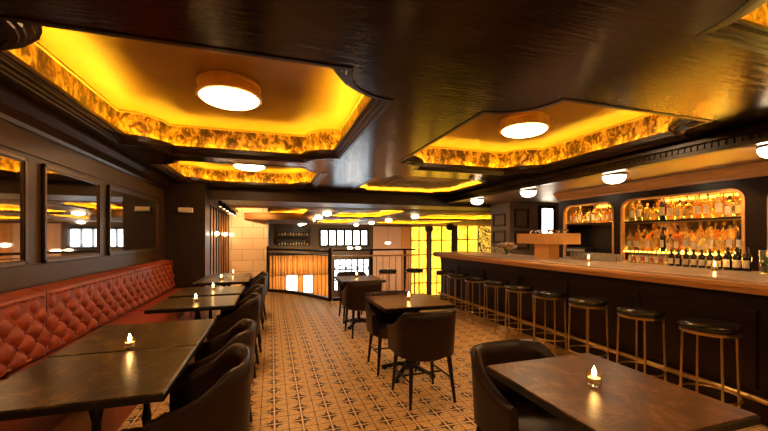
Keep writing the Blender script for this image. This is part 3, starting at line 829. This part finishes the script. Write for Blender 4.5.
# bouquet
t = thing('flower_bouquet', 'peach and cream flowers in a low glass vase at the far bar end', 'flowers', (4.08,5.45,1.0803))
obj('vase', lathe(BM(), [(0,0),(.05,0),(.06,.08),(.057,.08),(.047,.006),(0,.006)], 18), M['glass'], t, True)
for k in range(15):
    a = R.uniform(0,2*PI); r_ = R.uniform(.0,.11); z = .13+R.uniform(-.03,.05)-r_*.3
    b = BM(); 
    for q in range(3):
        for j in range(6):
            aa = j*PI/3+q*.5; rr = .034-.009*q
            vs = [b.verts.new(v) for v in ((0,0,-.01+.008*q),(rr*math.cos(aa-.45),rr*math.sin(aa-.45),.004+.01*q),(rr*1.15*math.cos(aa),rr*1.15*math.sin(aa),.012+.01*q),(rr*math.cos(aa+.45),rr*math.sin(aa+.45),.004+.01*q))]
            b.faces.new(vs)
    f = obj('blossom', b, M['peach'] if k%3 else M['wax'], t); f.location = (r_*math.cos(a), r_*math.sin(a), z); f.rotation_euler = (R.uniform(-.9,.9),R.uniform(-.9,.9),0)
b = BM()
for k in range(12): tube(b, [(R.uniform(-.02,.02),R.uniform(-.02,.02),.01),(R.uniform(-.07,.07),R.uniform(-.07,.07),.12)], .003, 5)
obj('stems', b, M['mint'], t); t.scale = (1.3,1.3,1.2)

# wall at the far end of the bar: panelled pier, bright window
b = box(BM(),5.43,7.2,7.15,7.3,0,2.25); box(b,5.43,5.6,7.3,7.9,0,2.25)
struct('wall_bar_end', b, M['greypanel'])
def wallpanel(name, axis, a0,a1,z0,z1,pos):
    b = BM(); w = .02
    for d, th in ((0,.02),(.03,.012)):
        for (p,q,r_,s) in ((a0+d,a0+d+w,z0+d,z1-d),(a1-d-w,a1-d,z0+d,z1-d),(a0+d,a1-d,z0+d,z0+d+w),(a0+d,a1-d,z1-d-w,z1-d)):
            if axis == 'x': box(b,p,q,pos-th,pos,r_,s)
            else: box(b,pos-th,pos,p,q,r_,s)
    return b
struct('trim_23', wallpanel('p','x',5.56,5.98,1.62,2.08,7.15), M['wallbrown']); struct('trim_24', wallpanel('p','x',5.56,5.98,1.1,1.54,7.15), M['wallbrown'])
struct('trim_25', wallpanel('p','y',7.3,7.8,1.66,1.98,5.43), M['wallbrown']); struct('trim_26', wallpanel('p','y',7.3,7.8,1.25,1.56,5.43), M['wallbrown'])
w = sroot('window_20')
struct('pane', box(BM(),6.32,6.66,7.10,7.12,1.5,2.1), M['warmwin'], w)
b = BM(); box(b,6.25,6.32,7.08,7.15,1.2,2.15); box(b,6.66,6.73,7.08,7.15,1.2,2.15); box(b,6.25,6.73,7.08,7.15,2.1,2.17); box(b,6.25,6.73,7.08,7.15,1.45,1.5); box(b,6.48,6.495,7.09,7.12,1.5,2.1)
struct('window_frame', b, M['wood'], w)

# ------------------------------------------------------------ lamps
def drum(x,y,zc,label,first=None):
    t = thing('ceiling_lamp', label, 'lamp', (x,y,zc), .4, 'brass drum ceiling lamps')
    obj('brass_drum', lathe(BM(), [(.0,0),(.25,0),(.255,-.01),(.265,-.012),(.265,-.035),(.258,-.04),(.262,-.105),(.272,-.11),(.272,-.13),(.247,-.135),(.24,-.11),(0,-.02)], 48), M['lampbrass'], t, True, 30)
    obj('opal_diffuser', lathe(BM(), [(.243,-.12),(.243,-.138),(.225,-.155),(.18,-.172),(.11,-.183),(0,-.187)], 48), M['dome'], t, True, 80)
    for k in range(3):
        a = 2*PI*k/3+.3; d = Vector((math.cos(a),math.sin(a),0))
        b = BM(); tube(b, [d*.262+Vector((0,0,-.09)), d*.3+Vector((0,0,-.09))], .006, 8)
        lathe(b, [(0,-.012),(.01,-.008),(.012,0),(.01,.008),(0,.012)], 10, d.x*.302, d.y*.302, -.09)
        obj('thumb_screw', b, M['lampbrass'], t, True)
    return t
L0 = drum(-.35,3.42,2.765,'large brass drum lamp in the near left gold coffer')
dup(L0,(2.78,3.4,2.765),.9,'large brass drum lamp in the right gold coffer above the aisle')
dup(L0,(-.35,6.4,2.725),.2,'brass drum lamp in the far left gold coffer before the beam')
dup(L0,(-.35,-.2,2.765),.2,'unseen brass drum lamp in the left coffer directly above the viewer')  # out-of-view repeat, added to help light the room
dup(L0,(2.8,-.2,2.765),.2,'unseen brass drum lamp in the nearest right coffer, beside the viewer')  # also out of view, kept for the light it gives
def bowl(x,y,label):
    t = thing('bowl_lamp', label, 'lamp', (x,y,ZB), 0, 'alabaster bowl lamps over the bar')
    obj('ceiling_plate', lathe(BM(), [(0,0),(.115,0),(.14,-.012),(.142,-.03),(.125,-.035),(0,-.02)], 32), M['mirframe'], t, True, 30)
    obj('alabaster_bowl', lathe(BM(), [(.136,-.031),(.134,-.06),(.115,-.095),(.08,-.118),(.035,-.13),(0,-.132)], 32), M['bowl'], t, True, 80)
    obj('finial', lathe(BM(), [(.012,-.128),(.012,-.14),(.006,-.15),(.009,-.158),(0,-.166)], 12), M['mirframe'], t, True)
    return t
B0 = bowl(4.4,3.6,'alabaster bowl lamp above the middle of the bar')
dup(B0,(4.4,5.27,ZB),0,'alabaster bowl lamp above the far half of the bar, third from the right edge')
dup(B0,(4.35,6.85,ZB),0,'alabaster bowl lamp farthest away, at the bar end by the beam')
dup(B0,(4.4,1.98,ZB),0,'alabaster bowl lamp cut by the right picture edge')
dup(B0,(4.4,.3,ZB),0,'alabaster bowl lamp over the near bar, beyond the picture')
def down(x,y,label):
    t = thing('downlight', label, 'downlight', (x,y,ZB), 0, 'recessed downlights over the back bar')
    obj('trim_ring', lathe(BM(), [(.035,-.001),(.06,-.001),(.06,-.006),(.035,-.004)], 24), M['white'], t, True)
    obj('lens', lathe(BM(), [(0,-.001),(.036,-.001),(.034,-.003),(0,-.003)], 24), M['spot'], t)
    return t
D0 = down(5.12,2.83,'recessed downlight in front of the wide bottle niche'); dup(D0,(5.1,4.9,ZB),0,'recessed downlight in front of the far bottle niche')
dup(D0,(5.1,6.3,ZB),0,'recessed downlight near the passage beyond the back bar')
# rows of globe lights in the back room
def globe(x,y,z,label,group,sc=1):
    t = thing('globe_light', label, 'light', (x,y,z), 0, group); t.scale = (sc,sc,sc)
    obj('mount', lathe(BM(), [(.0,0),(.09,0),(.1,-.03),(.06,-.04),(0,-.04)], 20), M['lampbrass'], t, True)
    obj('glass_shade', lathe(BM(), [(.1,-.035),(.15,-.06),(.155,-.09),(.12,-.13),(.05,-.155),(0,-.16)], 20), M['globe'], t, True, 80)
    return t
G0 = None
for k in range(6):
    l = 'glowing ceiling light, %s nearest in the left row of the back room' % ORD[k]; y = 10.3+k*1.95
    if not G0: G0 = globe(1.55,y,2.15,l,'left row of back room lights',.85)
    else: dup(G0,(1.55,y,2.15),0,l)
for k in range(4):
    dup(G0,(4.6,[11.0,13.8,16.4,19.6][k],2.15),0,'glowing ceiling light, %s nearest in the right row of the back room' % ORD[k],'right row of back room lights')
for k,(px,py) in enumerate([(350,249),(358,249),(388,244)]):
    x,z = at_y(px,py,16); o = dup(G0,(x,16,z+.12),0,'hanging globe seen past the railing, %s from the left' % ORD[k],'hanging globes beyond the railing')
    cd = obj('cord', tube(BM(), [(0,0,0),(0,0,2.15-z-.12)], .006, 6), M['black'], o)
# sconces on the back room's left wall with gold slats
for k,(px) in enumerate((213,222,229)):
    tt = (px-384)/354; zc = -1.2/(tt*c_+s_); y = zc*(c_-tt*s_)
    t = thing('wall_sconce', 'small glowing globe sconce, %s nearest on the slatted left wall' % ORD[k], 'sconce', (-1.2,y,1.4), 0, 'sconces on the slatted wall')
    obj('back_plate', box(BM(),0,.015,-.04,.04,-.08,.08,.004), M['brass'], t)
    obj('arm', tube(BM(), [(.01,0,0),(.08,0,.0),(.08,0,.03)], .006, 6), M['brass'], t)
    obj('glass_globe', lathe(BM(), [(0,-.04),(.03,-.03),(.045,0),(.03,.035),(0,.045)], 14, .08,0,.07), M['globe'], t, True)
for k in range(9):
    y = 8.0+k*.4
    t = thing('wall_slat_panel', 'upright gold lit wall panel, %s nearest on the slatted left wall' % ORD[k], 'wall panel', (-1.2,y,0), 0, 'gold panels on the left back wall')
    obj('panel_board', box(BM(),0,.02,.02,.27,.1,2.0,.003), M['oak'], t); obj('frame_slat', box(BM(),0,.035,-.06,.0,.1,2.05,.003), M['wood'], t)
# spotlights at the top of that wall
for k in range(6):
    y = 8.0+k*.62
    t = thing('spotlight', 'small black ceiling spotlight, %s nearest above the slatted wall' % ORD[k], 'spotlight', (-1.0,y,(2.16 if y<9.1 else 2.15)), .3, 'black spotlights by the slatted wall')
    obj('stem', tube(BM(), [(0,0,0),(0,0,-.05)], .008, 6), M['black'], t)
    b = BM(); lathe(b, [(0,-.07),(.035,-.065),(.045,.05),(.035,.05),(.03,-.0),(0,-.0)], 14); bmesh.ops.rotate(b, verts=b.verts, cent=(0,0,0), matrix=Matrix.Rotation(2.6,3,'X')); bmesh.ops.translate(b, verts=b.verts, vec=(0,0,-.08))
    obj('lamp_head', b, M['black'], t, True)
# emergency light box on dark pier
t = thing('emergency_light', 'small pale box fixture on the dark pier above the banquette end', 'emergency light', (-1.5,7.35,1.9))
obj('housing', box(BM(),-.12,.12,-.07,0,-.05,.04,.012), M['white'], t); obj('lens_cover', box(BM(),-.1,.1,-.075,-.068,-.055,-.02,.003), M['glass'], t)
obj('mount', box(BM(),-.02,.02,-.03,0,.04,.09), M['black'], t)
# AC cassette in the shallow coffer
t = thing('air_vent', 'square recessed air conditioning grille in the shallow far coffer', 'vent', (2.75,6.45,2.484))
b = BM()
for d in (0,.09,.17,.24):
    w = .5-d; wt = .03
    box(b,-w,w,-w,-w+wt,-.02,0); box(b,-w,w,w-wt,w,-.02,0); box(b,-w,-w+wt,-w,w,-.02,0); box(b,w-wt,w,-w,w,-.02,0)
obj('grille_frame', b, M['white'], t); obj('centre_plate', box(BM(),-.2,.2,-.2,.2,-.015,0,.004), M['tray'], t)
# smoke detector
t = thing('smoke_detector', 'small round smoke detector on the dark soffit near the shallow coffer', 'smoke detector', (3.2,5.2,2.4))
obj('sensor_base', lathe(BM(), [(0,0),(.05,0),(.05,-.02),(0,-.02)], 20), M['white'], t, True); obj('sensor_cap', lathe(BM(), [(.04,-.02),(.03,-.04),(0,-.042)], 20), M['white'], t, True)
# hanging basket shades before the amber windows
for k,(px,py) in enumerate([(429,229),(450,227)]):
    x,z = at_y(px,py,14); z = min(z,1.95)
    t = thing('pendant_shade', 'dark round hanging pendant in front of the amber windows, %s one' % ['left','right'][k], 'pendant lamp', (x,14,z), 0, 'dark pendants by the amber windows')
    obj('lamp_shade', lathe(BM(), [(.04,.16),(.15,.12),(.19,.02),(.15,-.1),(.05,-.15),(0,-.155)], 20), M['shade'], t, True)
    obj('cord', tube(BM(), [(0,0,.15),(0,0,2.15-z)], .008, 6), M['black'], t)

# ------------------------------------------------------------ candles
def candle(label, x, y, z=.7503):
    t = thing('votive_candle', label, 'candle', (x,y,z), R.uniform(0,2), 'lit votive candles')
    obj('glass_holder', lathe(BM(), [(0,0),(.026,0),(.028,.008),(.03,.062),(.0275,.062),(.0255,.012),(0,.010)], 24), M['votive'], t, True, 50)
    obj('wax', lathe(BM(), [(0,.0105),(.024,.0125),(.0255,.034),(0,.034)], 20), M['wax'], t, True, 50)
    obj('flame', lathe(BM(), [(0,.036),(.007,.042),(.0095,.052),(.006,.068),(0,.084)], 12), M['flame'], t, True)
    return t
K0 = candle('lit votive candle on the second near banquette table', -.79,2.43)
for l,x,y,z in [('lit votive candle on the table past the pushed-together pair',-.72,3.95,.7503),('lit votive candle on the middle banquette table',-.68,4.78,.7503),
              ('lit votive candle on the fourth banquette table',-.72,5.85,.7503),('lit votive candle on the farthest banquette table',-.62,6.55,.7503),
              ('lit votive candle on the centre aisle table',1.36,3.42,.7503),('lit votive candle on the farther aisle table',1.32,5.6,.7503),
              ('lit votive candle on the right foreground table',1.35,1.2,.7503),('lit votive candle on the bar by the bitters bottles',4.1,2.3,1.0803),
              ('lit votive candle on the bar counter near the right picture edge',4.0,1.82,1.0803),('lit votive candle on the bar by the tumblers',3.98,3.62,1.0803)]:
    dup(K0,(x,y,z),R.uniform(0,2),l)

# ------------------------------------------------------------ lights
def area(name, loc, size, power, col, rot=(0,0,0)):
    l = bpy.data.lights.new(name,'AREA'); l.shape = 'DISK'; l.size = size; l.energy = power; l.color = col
    o = bpy.data.objects.new(name,l); C.objects.link(o); o.location = loc; o.rotation_euler = rot; return o
# beams of the downlights and spotlights, and an added wall spot
def spot(loc, target, power, col, ang=70, r=.03):
    l = bpy.data.lights.new('spot_beam','SPOT'); l.energy = power; l.color = col; l.spot_size = math.radians(ang); l.spot_blend = .7; l.shadow_soft_size = r
    o = bpy.data.objects.new('spot_beam',l); C.objects.link(o); o.location = loc
    o.rotation_euler = (Vector(target)-Vector(loc)).to_track_quat('-Z','Y').to_euler()
for x,y in ((5.12,2.83),(5.1,4.9),(5.1,6.3)): spot((x,y,ZB-.01),(x,y,0),30,(1,.62,.3),110)
for k in range(6): spot((-1.0,8.0+k*.62,2.03),(-1.2,8.3+k*.62,.8),22,(1,.62,.25),80)
spot((-.5,10.6,2.2),(-.6,11.7,1.2),75,(1,.62,.3),130)  # added spot with no fixture, brightens the cream block wall

for x,y in ((1.5,18.4),(4.5,17.5),(9,17.5)):  # added fill lights without fixtures, brighten the curtains and far facade
    area('lower_storey_fill',(x,y,-.2),.6,60,(1,.6,.26),(PI/2.4,0,0))
w = bpy.data.worlds.new('World'); bpy.context.scene.world = w; w.use_nodes = True
w.node_tree.nodes['Background'].inputs[0].default_value = (.9,.7,.5,1); w.node_tree.nodes['Background'].inputs[1].default_value = .01

# ------------------------------------------------------------ camera
cd = bpy.data.cameras.new('Camera'); cam = bpy.data.objects.new('Camera', cd); C.objects.link(cam)
cam.location = (0,0,1.4); cam.rotation_euler = (PI/2,0,-.3085)
cd.sensor_width = 36; cd.lens = 354/768*36; cd.shift_y = 21.5/768; cd.clip_start = .05; cd.clip_end = 200
sc = bpy.context.scene; sc.camera = cam
sc.view_settings.view_transform = 'Standard'; sc.view_settings.look = 'None'; sc.view_settings.gamma = 1; sc.view_settings.use_curve_mapping = False
sc.view_settings.exposure = 0.85
sc.cycles.max_bounces = 8
